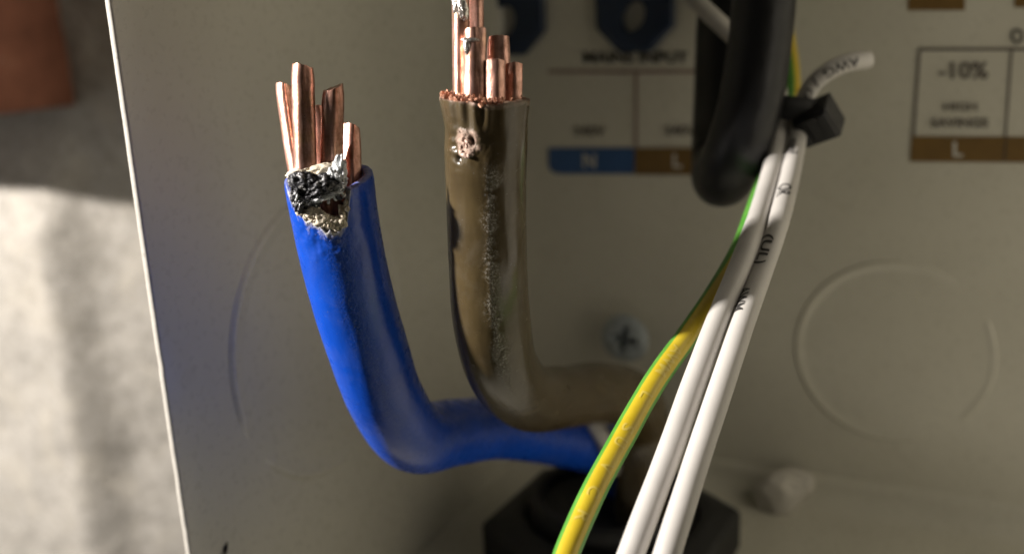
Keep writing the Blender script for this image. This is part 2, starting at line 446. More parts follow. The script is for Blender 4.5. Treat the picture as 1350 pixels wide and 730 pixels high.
def fit(V, wpx, hpx):
    W = V[:, 0].max() - V[:, 0].min(); y0, y1 = V[:, 1].min(), V[:, 1].max()
    X = V[:, 0] / W * wpx; Y = (V[:, 1] - (y0 + y1) / 2) / (y1 - y0) * hpx; return X, Y
def panel_text(name, body, cx, cy, wpx, hpx, mat, parent, lift=.34, bold=.0, slant=0.0):
    V, Fc = text_mesh(body, bold); X, Y = fit(V, wpx, hpx)
    W = [onB(cx + x + slant * y, cy - y, lift) for x, y in zip(X, Y)]
    return mesh_obj(name, W, Fc, mat, parent, smooth=False)
def panel_quad(name, poly, mat, parent, lift=.26):
    W = [onB(x, y, lift) for x, y in poly]
    return mesh_obj(name, W, [tuple(range(len(poly)))[::-1]], mat, parent, smooth=False)
def sq(x0, y0, x1, y1, sl=0.0): return [(x0, y0), (x1, y0), (x1 + sl, y1), (x0 + sl, y1)]

def lines(name, segs, mat, parent, lift=.20):
    V = []; Fc = []
    for k, poly in enumerate(segs):
        b = len(V); V += [onB(x, y, lift + .012 * k) for x, y in poly]; Fc.append((b + 3, b + 2, b + 1, b))
    return mesh_obj(name, V, Fc, mat, parent, smooth=False)
mi = lines('printed_label', [sq(722, 93, 955, 97), sq(836.5, 97.5, 840, 194)], ink_red, enc); mi['label'] = 'printed mains input wiring table'
blue_poly = [(723, 195), (836, 195), (836, 229.5)] + [(723 + 14 - 14 * math.sin(a), 229.5 - 12 + 12 * math.cos(a)) for a in np.linspace(0, math.pi / 2, 6)]
panel_quad('blue_band', blue_poly, ink_blue, mi); panel_quad('brown_band', sq(836.4, 195, 955, 230.5), ink_brown, mi)
panel_text('lettering', 'MAINS INPUT', 838, 76, 138, 15, ink_dark, mi, bold=.03)
panel_text('lettering', '240V', 777, 173, 42, 13, ink_grey, mi, bold=.02)
panel_text('lettering', '240V', 897, 172, 42, 13, ink_grey, mi, bold=.02)
panel_text('lettering', 'N', 777, 212, 17, 19, ink_pale, mi, bold=.03)
panel_text('lettering', 'L', 893, 212, 12, 19, ink_pale, mi, bold=.03)
sv = lines('printed_label', [sq(1211, 63, 1450, 67), [(1210, 67.5), (1214, 67.5), (1206, 180), (1202, 180)], [(1332, 67.5), (1335.5, 67.5), (1327, 180), (1324, 180)]], ink_grey, enc)
sv['label'] = 'printed minus ten percent savings table'
panel_quad('brown_band', [(1202, 180), (1450, 181), (1450, 215), (1200, 213)], ink_brown, sv)
panel_text('lettering', '-10%', 1270, 93, 66, 23, ink_grey, sv, bold=.02)
panel_text('lettering', 'HIGH', 1266, 141, 44, 11, ink_grey, sv, bold=.02)
panel_text('lettering', 'SAVINGS', 1265, 162, 76, 12, ink_grey, sv, bold=.03)
panel_text('lettering', 'L', 1263, 197, 13, 20, ink_pale, sv, bold=.03)
panel_text('lettering', 'O', 1341, 48, 17, 20, ink_dark, sv, bold=.02)
V = lines('divider', [[(1325.5, 180.5), (1327.5, 180.5), (1325, 213), (1322.5, 213)]], ink_dark, sv, .32)
up_l = lines('printed_label', [sq(1198, -70, 1273, 14, -1)], ink_brown, enc); up_l['label'] = 'brown printed cell cut by the top of the picture'
up_r = lines('printed_label', [sq(1338, -70, 1420, 10, -1)], ink_brown, enc); up_r['label'] = 'brown printed cell at the top right corner'

# ---- two octagonal plates with oval holes
def octagon(cx, cy, wpx, hpx, hx, hy, hw, hh, label):
    cen = onB(cx, cy, .4); k = (onB(cx + 1, cy) - onB(cx, cy)).length; kz = (onB(cx, cy - 1) - onB(cx, cy)).length
    hxo, hzo = (hx - cx) * k, (cy - hy) * kz; n = 96; V = []; Fc = []
    def octp(a, w, h, ch):
        ca, sa = math.cos(a), math.sin(a); t = 1e9
        for (nx_, nz_, d) in ((1, 0, w), (-1, 0, w), (0, 1, h), (0, -1, h), (.707, .707, (w + h - ch) * .707), (-.707, .707, (w + h - ch) * .707), (.707, -.707, (w + h - ch) * .707), (-.707, -.707, (w + h - ch) * .707)):
            q = nx_ * ca + nz_ * sa
            if q > 1e-6: t = min(t, d / q)
        return ca * t, sa * t
    w2, h2 = wpx / 2 * k, hpx / 2 * kz; ch = 5.0
    rings = []
    for (inset, dep) in ((0, 0), (0, 1.1), (.4, 1.5), (1.2, 1.7)):
        rings.append([(*octp(2 * math.pi * i / n, w2 - inset, h2 - inset, ch), dep) for i in range(n)])
    for (g, dep) in ((1.12, 1.7), (1.06, 1.6), (1.02, 1.3), (1.0, .9), (1.0, 0)):
        rr = []
        for i in range(n):
            a = 2 * math.pi * i / n; x = hw * k / 2 * g * math.cos(a); z = hh * kz / 2 * g * math.sin(a)
            rr.append((hxo + x + .22 * z, hzo + z, dep))
        rings.append(rr)
    for R in rings:
        for (x, z, d) in R: V.append(cen + EX * x - EY * d + EZ * z)
    for j in range(len(rings) - 1):
        for i in range(n): Fc.append((j*n+i, j*n+(i+1) % n, (j+1)*n+(i+1) % n, (j+1)*n+i))
    o = mesh_obj('octagonal_plate', V, Fc, navy_pl, base=cen, smooth=False); tag(o, label, 'plate', 'navy octagonal plates')
octagon(672, -5, 92, 158, 664, 30, 31, 44, 'navy octagonal plate with oval hole behind the brown cable strands')
octagon(838, -8, 103, 156, 837, 22, 29, 40, 'navy octagonal plate with oval hole above the MAINS INPUT lettering')

# ---- screw standing in the back panel
def screw():
    c = onB(823, 446); c = onB(823, 446, 5.0) + EY * 5.0; R = 5.5
    t = thing('screw', c, 'dark cross-head screw standing proud of the back panel', 'screw')
    nr, na = 30, 96; V = []; Fc = []
    for j in range(nr + 1):
        r = R * j / nr
        for a in range(na):
            th = 2 * math.pi * a / na; x, z = r * math.cos(th), r * math.sin(th)
            h = 4.6 + 1.5 * math.sqrt(max(0, 1 - (r / R) ** 2 * .97))
            th2 = .18; xr, zr = x * math.cos(th2) - z * math.sin(th2), x * math.sin(th2) + z * math.cos(th2)
            arm = min(max(abs(xr) / 2.9, abs(zr) / .85), max(abs(zr) / 2.9, abs(xr) / .85))
            h -= 2.6 * sstep(1.12, .86, arm)
            V.append(c + EX * x - EY * h + EZ * z)
    for j in range(nr):
        for a in range(na): Fc.append((j*na+a, (j+1)*na+a, (j+1)*na+(a+1) % na, j*na+(a+1) % na))
    b0 = len(V)
    for (r, h) in ((R, 4.6), (R * .96, 4.1), (2.4, 3.2)):
        for a in range(na):
            th = 2 * math.pi * a / na; V.append(c + EX * (r * math.cos(th)) - EY * h + EZ * (r * math.sin(th)))
    for j in range(2):
        for a in range(na): Fc.append((b0+j*na+a, b0+(j+1)*na+a, b0+(j+1)*na+(a+1) % na, b0+j*na+(a+1) % na))
    mesh_obj('head', V, Fc, zinc, t)
    sw = Sweep([(c - EY * 3.6, 1.9), (c - EY * 1.0, 1.9), (c + EY * .6, 1.9)])
    tube(sw, 'shank', zinc, t, na=24)
screw()

# ------------------------------------------------------------------ cable gland in the floor
def gland():
    c = onZ(806, 684, ZF + 8); c = Vector((c.x, c.y, ZF)); R = 25.4
    t = thing('cable_gland', c, 'black plastic hexagonal cable gland nut on the box floor', 'cable gland')
    n = 6; rings = [(R - .6, .2), (R, .8), (R, 8.0), (R - .8, 9.0), (R - 5.5, 10.2), (17.2, 10.4), (16.6, 9.6), (16.6, 0.3)]
    V = []; Fc = []; na = 72
    for (r, h) in rings:
        for i in range(na):
            a = 2 * math.pi * i / na; 
            hexr = r * math.cos(math.pi / 6) / math.cos(((a + 0.0) % (math.pi / 3)) - math.pi / 6)
            rr = hexr if r > 22 else (r if r < 18 else .5 * (hexr + r))
            V.append(c + Vector((rr * math.cos(a), rr * math.sin(a), h)))
    for j in range(len(rings) - 1):
        for i in range(na): Fc.append((j*na+i, j*na+(i+1) % na, (j+1)*na+(i+1) % na, (j+1)*na+i))
    mesh_obj('locknut', V, Fc, black_pl, t, smooth=False)
    V = []; Fc = []; prof = []
    for k in range(8): prof += [(16.3, 1 + k * 1.6), (15.6, 1.8 + k * 1.6)]
    prof += [(15.9, 13.9), (15.0, 14.2), (13.7, 14.0), (13.3, 13.2), (13.1, 1)]
    for (r, h) in prof:
        for i in range(na): V.append(c + Vector((r * math.cos(2*math.pi*i/na), r * math.sin(2*math.pi*i/na), h)))
    for j in range(len(prof) - 1):
        for i in range(na): Fc.append((j*na+i, j*na+(i+1) % na, (j+1)*na+(i+1) % na, (j+1)*na+i))
    mesh_obj('threaded_collar', V, Fc, black_pl, t)
    V = [c + Vector((13.2 * math.cos(2*math.pi*i/na), 13.2 * math.sin(2*math.pi*i/na), 12.2)) for i in range(na)] + [c + Vector((0, 0, 11.5))]
    mesh_obj('rubber_seal', V, [(i, (i + 1) % na, na) for i in range(na)], black_rub, t)
    return c
GC = gland()

# ------------------------------------------------------------------ cut cables
def strand(parent, top, bot, r, seed, cut=(.0, 0.0), pinch=.35, flat=.0, hollow=0.0, pointy=0.0):
    """one copper wire: slightly squashed section, snipped end. cut=(tilt mm, direction deg)"""
    ax = (bot - top); L = ax.length; t = ax.normalized(); cdir = -top.normalized()
    n = (cdir - t * cdir.dot(t)).normalized(); b = t.cross(n); na = 36; nl = 46; V = []; Fc = []
    td = math.radians(cut[1]); ph = seed * 2.3
    for i in range(nl + 1):
        u = (i / nl) ** 1.6; q = u * L
        p0 = top.lerp(bot, u)
        for a in range(na):
            th = 2 * math.pi * a / na
            d = n * math.cos(th) - b * math.sin(th)
            tw = th + ph + q * .015
            k = 1 + .05 * math.cos(3 * tw) + .035 * math.cos(5 * tw + 1)
            k *= 1 + .035 * fbm((math.cos(th) + seed, math.sin(th), q * .22), 1.1, 3)
            e = max(0, 1 - q / 2.2); 
            rr = r * k
            w_ = d * rr
            # cutters squeeze the end flat along one direction
            cx = n * math.cos(td) - b * math.sin(td); w_ -= cx * (w_.dot(cx) * pinch * e * e)
            side = math.cos(th - td)
            top_off = cut[0] * side + .12 * fbm((th * 1.5 + seed * 3, 0, seed), 1.7, 3) + pointy * max(0, math.cos(th - td)) ** 6
            V.append(p0 + w_ - t * (top_off * max(0, 1 - q / 3.5)))
    for i in range(nl):
        for a in range(na): Fc.append((i*na+a, (i+1)*na+a, (i+1)*na+(a+1) % na, i*na+(a+1) % na))
    # end face: an inner ring, then a centre
    b0 = len(V); cen = sum((V[a] for a in range(na)), Vector()) / na
    for g, dz in ((.86, -.06), (.5, .10 + hollow)):
        for a in range(na):
            q = cen.lerp(V[a], g); V.append(q + t * (dz + .08 * fbm(q, 1.4, 3)))
    V.append(cen + t * (.12 + hollow * 1.2))
    for a in range(na):
        a2 = (a + 1) % na
        Fc += [(a, a2, b0 + a2, b0 + a), (b0 + a, b0 + a2, b0 + na + a2, b0 + na + a), (b0 + na + a, b0 + na + a2, b0 + 2 * na)]
    return mesh_obj('strand', V, Fc, copper, parent)

def jacket(sw, parent, mat, s_top, rad_fn, mask_fn, na=200, thick=1.15, fine=30.0):
    """insulation sleeve with a torn upper rim, wall thickness and an inside"""
    V = []; Fc = []; MK = []; UV = []
    qs = list(np.linspace(0, 1, 150) ** 1.0 * fine) + list(np.linspace(fine, sw.L, 130))[1:]
    ths = [2 * math.pi * a / na - math.pi for a in range(na)]
    tops = [s_top(th) for th in ths]
    def put(q, th, rr, mk): V.append(sw.at(q, th, 0, rr)); MK.append((*mk, 1)); UV.append((th, q, rr))
    rows = 0
    # inside (from 14 mm down up to the rim)
    for q0 in (14.0, 8.0, 3.0, 1.0, .25):
        for a, th in enumerate(ths):
            _, _, _, _, r = sw.frame(tops[a] + q0); put(tops[a] + q0, th, r - thick, (.55, 0, 0.2))
        rows += 1
    for f_, dz in ((.85, .02), (.5, -.06), (.15, .02)):
        for a, th in enumerate(ths):
            _, _, _, _, r = sw.frame(max(0, tops[a])); q = tops[a] + dz + .05 * fbm((th * 6, 3.3 * f_, 1), 1.3, 3)
            mk = mask_fn(th, 0.0, tops[a]); put(q, th, r - thick * f_ + rad_fn(th, tops[a]), mk)
        rows += 1
    for q0 in qs:
        for a, th in enumerate(ths):
            st = tops[a]; q = q0 + st * max(0, 1 - q0 / fine) + .1 * (q0 == 0)
            _, _, _, _, r = sw.frame(q)
            put(q, th, r + rad_fn(th, q) , mask_fn(th, q - st, q))
        rows += 1
    for j in range(rows - 1):
        for a in range(na): Fc.append((j*na+a, j*na+(a+1) % na, (j+1)*na+(a+1) % na, (j+1)*na+a))
    Fc = [f[::-1] for f in Fc]
    return mesh_obj('insulation', V, Fc, mat, parent, uv=UV, masks=MK)

def ctrl(lst, r): return [(P(x, y, D), (rr[0] if rr else r)) for (x, y, D, *rr) in lst]

# ---- blue cable
gt = GC + Vector((3.0, 6.5, 13)); 
blue_sw = Sweep(ctrl([(433, 231, 115.5, 5.25), (444, 300, 118.5, 5.15), (463, 385, 122, 5.1), (484, 455, 126), (508, 523, 132), (545, 574, 140), (600, 569, 152, 5.1), (655, 564, 164), (715, 573, 177), (772, 586, 188), (815, 602, 199)], 5.1) + [(gt, 5.1), (gt + Vector((0, 0, -10)), 5.1)])
blue = thing('blue_cable', gt, 'thick blue insulated cable with torn end and bare copper strands', 'cable')
nx_ = [-180, -78, -66, -52, -38, -21, -9, 6, 14, 19, 24, 60, 180]
ny_ = [.0, 0, .8, 2.4, 3.5, 4.5, 5.1, 4.8, 4.0, 2.4, .3, 0, 0]
def blue_top(th):
    d = math.degrees(th); s = float(np.interp(d, nx_, ny_)); j = sstep(.2, 2, s)
    return s + (.10 + .45 * j) * fbm((d * .12, 1.7, 0), 1.0, 4) + .25 * (1 - math.cos(th)) * .5
def blue_rad(th, q):
    d = math.degrees(th); r = .05 * fbm((math.cos(th) * 2, math.sin(th) * 2, q * .12), 1.0, 3)
    near = math.exp(-((d + 20) / 40) ** 2) * math.exp(-(max(0, q - 5) / 3.5) ** 2)
    r += near * (.18 * fbm((d * .06, q * .8, 2), 1, 4)) + .12 * sstep(1.2, 0, q) * (-1)
    return r
def blue_mask(th, e, q):
    d = math.degrees(th); inn = sstep(-75, -62, d) * sstep(30, 22, d)
    wv = inn * sstep(.85 + .6 * fbm((d * .08, q * .7, 5), 1, 3), .05, e) + .25 * (1 - inn) * sstep(.25, 0, e)
    wv = max(wv, .35 * inn * sstep(2.0, .5, e) * (fbm((d * .12, q * 1.3, 9), 1, 3) > .12))
    g = .55 * math.exp(-((d - 2 + 4 * math.sin(q * .1)) / 16) ** 2)
    return (wv, g, .25 * inn * sstep(3, 0, e) * (fbm((d * .1, q, 2), 1, 3) > .25))
jacket(blue_sw, blue, blue_m, blue_top, blue_rad, blue_mask)
def st(parent, tx, ty, tD, bx, by, bD, r, seed, ext=3.0, **kw):
    top, bot = P(tx, ty, tD), P(bx, by, bD); d = (bot - top).normalized()
    return strand(parent, top, bot + d * ext, r, seed, **kw)
st(blue, 374, 113, 117.5, 391, 222, 117.5, 1.12, 1.0, cut=(.35, -75), pinch=.2)
st(blue, 399, 88, 112.8, 403, 226, 114.0, 1.30, 2.2, cut=(.30, -70), pinch=.15)
st(blue, 420, 142, 118.0, 424, 226, 118.0, 1.15, 3.1, cut=(.2, 60), pinch=.25)
st(blue, 438, 117, 113.6, 436, 226, 115.5, 1.30, 4.7, ext=8, cut=(.42, 100), pinch=.15, pointy=.25)
st(blue, 463, 168, 118.0, 465, 234, 117.4, 1.14, 5.4, cut=(.35, -60), pinch=.15)
st(blue, 446, 176, 121.5, 448, 236, 121.0, 1.12, 6.9, cut=(.3, 0), pinch=.3)
st(blue, 414, 168, 121.0, 416, 236, 121.0, 1.12, 7.7, cut=(.3, 0), pinch=.3)
# charred, crumpled foil pushed out of the tear, with pale torn plastic round it
def crumple(cpx, cpy, D, size, seed, mat, name, parent, rotz=0.0, amp=.55, f=1.5, ridged=True, sub=5):
    R = Matrix.Rotation(rotz, 3, 'Y'); V, Fc = lump(P(cpx, cpy, D), size, R, amp, f, sub, seed, ridged)
    return mesh_obj(name, V, Fc, mat, parent)
def merged(name, parts, mat, parent):
    V = []; Fc = []
    for v, f in parts:
        b = len(V); V += v; Fc += [tuple(i + b for i in x) for x in f]
    return mesh_obj(name, V, Fc, mat, parent)
RY = lambda a: Matrix.Rotation(math.radians(a), 3, 'Y')
rng = random.Random(11)
def merged_flat(name, parts, mat, parent):
    o = merged(name, parts, mat, parent); o.data.polygons.foreach_set('use_smooth', [False] * len(o.data.polygons)); return o
def rrot(): return Matrix.Rotation(rng.uniform(0, 6.28), 3, 'X') @ Matrix.Rotation(rng.uniform(0, 6.28), 3, 'Z')
parts = []
for (x, y, D, sz, sd, ro) in [(405, 242, 111.4, (1.5, .8, .9), 1.3, 20), (421, 249, 111.1, (1.5, .75, .8), 4.1, -20), (436, 241, 111.4, (1.1, .7, .7), 7.7, 25),
                              (393, 256, 112.2, (.7, .6, 1.1), 2.9, 10), (398, 268, 112.3, (.6, .5, .9), 9.3, 30), (411, 261, 111.5, (.9, .5, .6), 5.5, 45), (391, 239, 113.0, (.7, .6, .7), 6.1, 0)]:
    parts.append(lump(P(x, y, D), sz, RY(ro), .8, 1.15, 5, sd, True))
for i in range(14):
    x, y = rng.uniform(388, 448), rng.uniform(234, 262); sz = rng.uniform(.14, .5)
    if (x - 388) * .3 + 272 < y: continue
    parts.append(lump(P(x, y, rng.uniform(110.4, 111.6)), (sz, sz * rng.uniform(.25, .6), sz * rng.uniform(.5, 1.4)), rrot(), .8, 1.3, 3, i * 1.9, True))
merged('charred_foil', parts, char_m, blue)
parts = []
for (x, y, D, sz, sd, ro) in [(396, 227, 113.4, (1.3, .7, .5), 3.3, -12), (424, 224, 113.0, (1.5, .7, .55), 8.1, -8), (411, 229, 114.5, (1.8, .9, .5), 2.1, 0), (438, 221, 113.4, (.9, .6, .5), 5.7, 10)]:
    parts.append(lump(P(x, y, D), sz, RY(ro), .6, 1.8, 4, sd, True))
for (d, back, sz, sd, ro) in [(-44, .6, (.9, .5, 1.1), 1.1, 35), (-33, .9, (1.0, .6, 1.0), 6.3, 25), (-22, .9, (1.1, .6, .9), 4.9, 10), (-10, .8, (1.1, .55, .7), 7.2, -5), (2, .7, (.9, .5, .8), 3.8, -20), (12, .8, (.5, .45, 1.2), 5.9, -8)]:
    parts.append(lump(blue_sw.at(blue_top(math.radians(d)) - back, math.radians(d), 0, 4.65), sz, RY(ro), .45, 1.3, 5, sd, False))
for i in range(60):                                     # torn crumbs that follow the edge of the tear
    d = rng.uniform(-56, 19); th = math.radians(d); q = blue_top(th); 
    if q < 2.4: continue
    c = blue_sw.at(q - abs(rng.gauss(0, .75)), th, 0, 5.15 - abs(rng.gauss(.35, .5))); sz = rng.uniform(.08, .30)
    parts.append(lump(c, (sz, sz * rng.uniform(.4, .9), sz * rng.uniform(.6, 1.5)), rrot(), .7, 1.4, 3, i * 1.3, True))
merged('torn_filler', parts, cream_m, blue)
parts = []
for (x, y, D, sz, sd, ro) in [(447, 228, 111.7, (.6, .3, 1.4), 2.2, 12), (441, 235, 111.2, (.45, .25, .9), 5.2, -25), (452, 233, 112.0, (.4, .3, 1.2), 3.9, 5), (428, 260, 110.9, (1.4, .22, .24), 6.6, -14), (443, 251, 111.1, (.9, .25, .32), 1.7, -38), (414, 262, 111.2, (.7, .25, .22), 8.8, 12)]:
    parts.append(lump(P(x, y, D), sz, RY(ro), .9, 1.7, 4, sd, True))
for i in range(40):
    x, y = rng.choice([(rng.gauss(447, 5), rng.gauss(232, 9)), (rng.gauss(440, 9), rng.gauss(252, 5)), (rng.gauss(420, 12), rng.gauss(261, 3))])
    sz = rng.uniform(.1, .34); parts.append(lump(P(x, y, rng.uniform(110.7, 112)), (sz, sz * .4, sz * rng.uniform(.6, 1.8)), rrot(), .8, 1.5, 2, i * 1.1, True))
merged('frayed_flap', parts, palef_m, blue)

# ---- brown cable
gb = GC + Vector((5.0, -5.5, 13))
brown_sw = Sweep(ctrl([(640, 128, 111.5, 4.95), (640, 170, 112.6, 4.80), (641, 250, 116, 4.72), (643, 340, 119.5, 4.78), (648, 420, 124), (661, 482, 130, 4.85), (694, 522, 141), (740, 524, 153), (790, 518, 167, 5.3), (832, 527, 177, 5.2), (850, 565, 184)], 4.9) + [(gb, 4.9), (gb + Vector((0, 0, -10)), 4.9)])
brown = thing('brown_cable', gb, 'thick olive brown insulated cable with gashed end and bare copper strands', 'cable')
def brown_top(th):
    d = math.degrees(th)
    return -.25 * math.cos(th + .9) + .30 * fbm((d * .05, 4.2, 0), 1, 4) * (1.0) - .35 * math.exp(-((d + 62) / 30) ** 2) + .55 * math.exp(-((d - 5) / 20) ** 2)
def gash(d, q):   # 0..1 inside the gash, in degrees and mm along the sleeve
    return math.exp(-((d + 27) / 20) ** 2 - ((q - 4.5) / 1.25) ** 2)
def brown_rad(th, q):
    d = math.degrees(th); r = .05 * fbm((math.cos(th) * 2 + 7, math.sin(th) * 2, q * .12), 1, 3)
    r += .30 * sstep(2.6, 0, q) * (.45 + .55 * math.exp(-((d + 60) / 45) ** 2))          # rim squeezed outwards
    r -= .30 * math.exp(-((q - 3.9) / 1.3) ** 2) * math.exp(-((d + 45) / 55) ** 2)
    g = gash(d, q); r += g * (.55 * fbm((d * .07, q * 1.1, 3), 1, 4) - .05)
    r -= .75 * math.exp(-((d + 20) / 5) ** 2 - ((q - 3.9) / .38) ** 2) + .5 * math.exp(-((d + 41) / 4.5) ** 2 - ((q - 5.9) / .32) ** 2)
    r += .28 * math.exp(-((d + 8) / 9) ** 2 - ((q - 3.2) / .9) ** 2)
    # folds pinched below the rim
    r += .16 * math.sin(d * .35) * sstep(4.2, 1.0, q) * math.exp(-((d + 15) / 30) ** 2)
    r += .10 * math.sin(q * 5.5 + d * .05) * math.exp(-((d + 48) / 14) ** 2 - ((q - 4.6) / 2) ** 2)
    return r
def brown_mask(th, e, q):
    d = math.degrees(th); g = gash(d, q + .5)
    wv = sstep(.35, .8, g * (1.25 + .8 * fbm((d * .09, q * 1.4, 8), 1, 4))) * .95
    rim = sstep(.75 + .5 * fbm((d * .07, q, 3), 1, 3), 0, e) * (.35 + .65 * (d < -5))
    wv = max(wv, rim * .8)
    pit = math.exp(-((d + 20) / 5.5) ** 2 - ((q - 3.9) / .42) ** 2) + math.exp(-((d + 41) / 4.5) ** 2 - ((q - 5.9) / .35) ** 2)  # near-black painted into the gash holes to stand for their shade
    cen = 4 + 1.5 * math.sin(q * .25); 
    g2 = math.exp(-((d - cen) / (8 + 7 * max(-.6, fbm((q * .35, d * .03, 6), 1, 3)))) ** 2) * sstep(5, 8, q) * sstep(41, 30, q) * sstep(-.9, .1, fbm((q * .8, d * .06, 2), 1, 3))
    return (wv * (1 - min(1, pit)), g2, min(1, pit))
jacket(brown_sw, brown, brown_m, brown_top, brown_rad, brown_mask, na=220)
st(brown, 607, -42, 111.0, 608, 124, 111.5, .98, 11.0, cut=(.3, 0), pinch=.2)
st(brown, 626, -30, 114.2, 626, 124, 114.2, 1.02, 12.3, cut=(.3, 0), pinch=.2)
st(brown, 626.5, 41, 109.2, 625, 130, 109.8, 1.22, 13.1, cut=(.28, 20), pinch=.12)
st(brown, 657, 50, 113.6, 657, 134, 113.6, 1.34, 14.9, cut=(.1, 80), pinch=.1, hollow=.5)
st(brown, 652, 82, 109.4, 652, 140, 109.9, 1.24, 15.2, cut=(.22, 10), pinch=.12)
st(brown, 677, 87, 112.6, 676, 140, 112.8, 1.02, 16.8, cut=(.3, 20), pinch=.2)
st(brown, 642, 95, 111.8, 642, 140, 111.8, 1.0, 17.7, cut=(.2, 0), pinch=.1)
# bright smears of melted metal on the strands
parts = []
for (x, y, D, sz, sd, ro) in [(604, 2, 110.1, (.55, .35, 1.4), 1.2, 4), (610, 12, 110.0, (.5, .3, 1.1), 3.2, -8), (601, -3, 110.2, (.5, .4, .7), 7.2, 8), (620, 53, 108.1, (.85, .14, .22), 4.4, 3), (615.5, 62, 108.25, (.3, .13, .85), 5.9, -4)]:
    parts.append(lump(P(x, y, D), sz, RY(ro), .45, 1.5, 4, sd, True))
merged('solder_smear', parts, silver, brown)
parts = []
for i in range(22):
    d, q = rng.gauss(-30, 6.5), rng.gauss(4.6, .6)
    if abs(d + 20) < 6 and abs(q - 3.9) < .5: continue
    sz = abs(rng.gauss(0, .15)) + .06
    parts.append(lump(brown_sw.at(q, math.radians(d), brown_rad(math.radians(d), q) - sz * .15), (sz, sz * rng.uniform(.25, .6), sz * rng.uniform(.6, 1.6)), rrot(), .7, 1.5, 3, i * 1.7, True))
for i in range(0):                                       # curled slivers at the left of the gash
    q = 5.0 + i * .45; pts = [(brown_sw.at(q + .25 * k - .12 * k * k + rng.uniform(-.05, .05), math.radians(-58 + k * 8), brown_rad(math.radians(-58 + k * 8), q) + .06), .05 + .04 * (1 - abs(k - 1.5) / 2)) for k in range(4)]
    sw_ = Sweep(pts, .1); V = []; Fc = []
    for j in range(len(sw_.p)):
        for a_ in range(6): V.append(sw_.at(sw_.s[j], a_ * math.pi / 3))
    for j in range(len(sw_.p) - 1):
        for a_ in range(6): Fc.append((j*6+a_, (j+1)*6+a_, (j+1)*6+(a_+1) % 6, j*6+(a_+1) % 6))
    parts.append((V, Fc))
merged('crumbled_plastic', parts, mat_simple('crumbled_pink_plastic', (.68, .50, .42), .6, 0, .15, 1., .3, 2.), brown)
parts = []; rng = random.Random(5)
for i in range(330):          # copper dust and burrs sitting on the cut rim
    d = rng.gauss(-35, 48); th = math.radians(d); rr = 4.7 + rng.uniform(-1.5, .35)
    q = brown_top(th) + rng.uniform(-.42, .15); s_ = (.05 + abs(rng.gauss(0, .13))) * (1.15 if d < 0 else .6)
    c = brown_sw.at(max(.0, q), th, 0, rr) - brown_sw.t[0] * rng.uniform(0, .35)
    R = Matrix.Rotation(rng.uniform(0, 6), 3, 'X') @ Matrix.Rotation(rng.uniform(0, 6), 3, 'Z')
    parts.append(lump(c, (s_, s_ * rng.uniform(.2, .5), s_ * rng.uniform(.6, 2.4)), R, .8, 1.3, 1, i * 1.37))
tag(merged_flat('copper_filings', parts, filings_m, brown), kind='stuff')
parts = []
for i in range(120):
    d = rng.gauss(-38, 40); th = math.radians(d); rr = rng.uniform(2.0, 4.2)
    q = rng.uniform(0, .5); s_ = rng.uniform(.12, .42)
    c = brown_sw.at(0, th, 0, rr) + brown_sw.t[0] * q
    R = Matrix.Rotation(rng.uniform(0, 6), 3, 'X') @ Matrix.Rotation(rng.uniform(0, 6), 3, 'Z')
    parts.append(lump(c, (s_, s_ * .6, s_), R, .5, 1.3, 2, i * 2.1))
tag(merged_flat('rim_burrs', parts, filings_m, brown), kind='stuff')

# ------------------------------------------------------------------ thin wires
def wire_text(sw, body, s_c, length, height, th0, mat, parent, name='wire_print', bold=.02, off=.05, flip=False):
    V, Fc = text_mesh(body, bold, True); X, Y = fit(V, length, height); W = []
    for x, y in zip(X, Y):
        p, t, n, b, r = sw.frame(s_c + x)
        W.append(sw.at(s_c + x, th0 + y / r, off))
    return mesh_obj(name, W, Fc, mat, parent, smooth=False)
def sat(sw, py):            # arc length where the wire crosses a picture row (lookup while laying out)
    def row(p):
        d = p.y * cp - p.z * sp; yr = (p.y * sp + p.z * cp) / d; xr = p.x / d
        return PH / 2 - F * (xr * sr + yr * cr)
    best = min(range(len(sw.p)), key=lambda i: abs(row(sw.p[i]) - py))
    return sw.s[best]
RW = 1.43
# white wire with the free end bent over to the right
w1 = Sweep(ctrl([(1146, 79, 156), (1118, 83, 155), (1088, 97, 155), (1066, 120, 156), (1056, 150, 156), (1049, 195, 150), (1040, 240, 142), (1024, 300, 130.5), (1003, 360, 126), (978, 430, 119.2), (951, 510, 113.2), (921, 600, 107.5), (885, 712, 101.5), (873, 750, 100), (846, 830, 96.5), (800, 985, 90)], RW))
o1 = thing('white_wire', P(872, 750, 102.5), 'white insulated wire with printed letters, its end bent over to the right', 'wire', 'white wires')
tube(w1, 'sleeve', white_m, o1, na=36, step=.6, wob=.03, cap0=True)
wire_text(w1, 'AWG', 5.6, 5.4, 1.55, .15, ink_dark, o1); wire_text(w1, '/', 9.9, .7, 1.6, .1, ink_dark, o1)
wire_text(w1, '(2.5', 13.0, 3.4, 1.5, .05, ink_dark, o1)
wire_text(w1, 'mm²', sat(w1, 203), 4.6, 1.75, -.35, ink_dark, o1)
wire_text(w1, 'OR', sat(w1, 262), 4.2, 2.0, -.3, ink_dark, o1)
wire_text(w1, '(UL)', sat(w1, 338), 5.2, 1.7, -.55, ink_dark, o1)
wire_text(w1, 'AWM', sat(w1, 404), 4.6, 1.5, -.95, ink_dark, o1)
w2 = Sweep(ctrl([(960, -230, 182), (985, -50, 176), (995, 0, 174), (1012, 60, 170), (1025, 115, 164), (1028, 160, 157), (1022, 205, 149.5), (1009, 255, 141), (992, 308, 129.5), (971, 362, 125), (943, 430, 120), (913, 510, 114.5), (881, 600, 109), (843, 700, 103.5), (828, 740, 102), (795, 830, 98), (740, 985, 92)], RW))
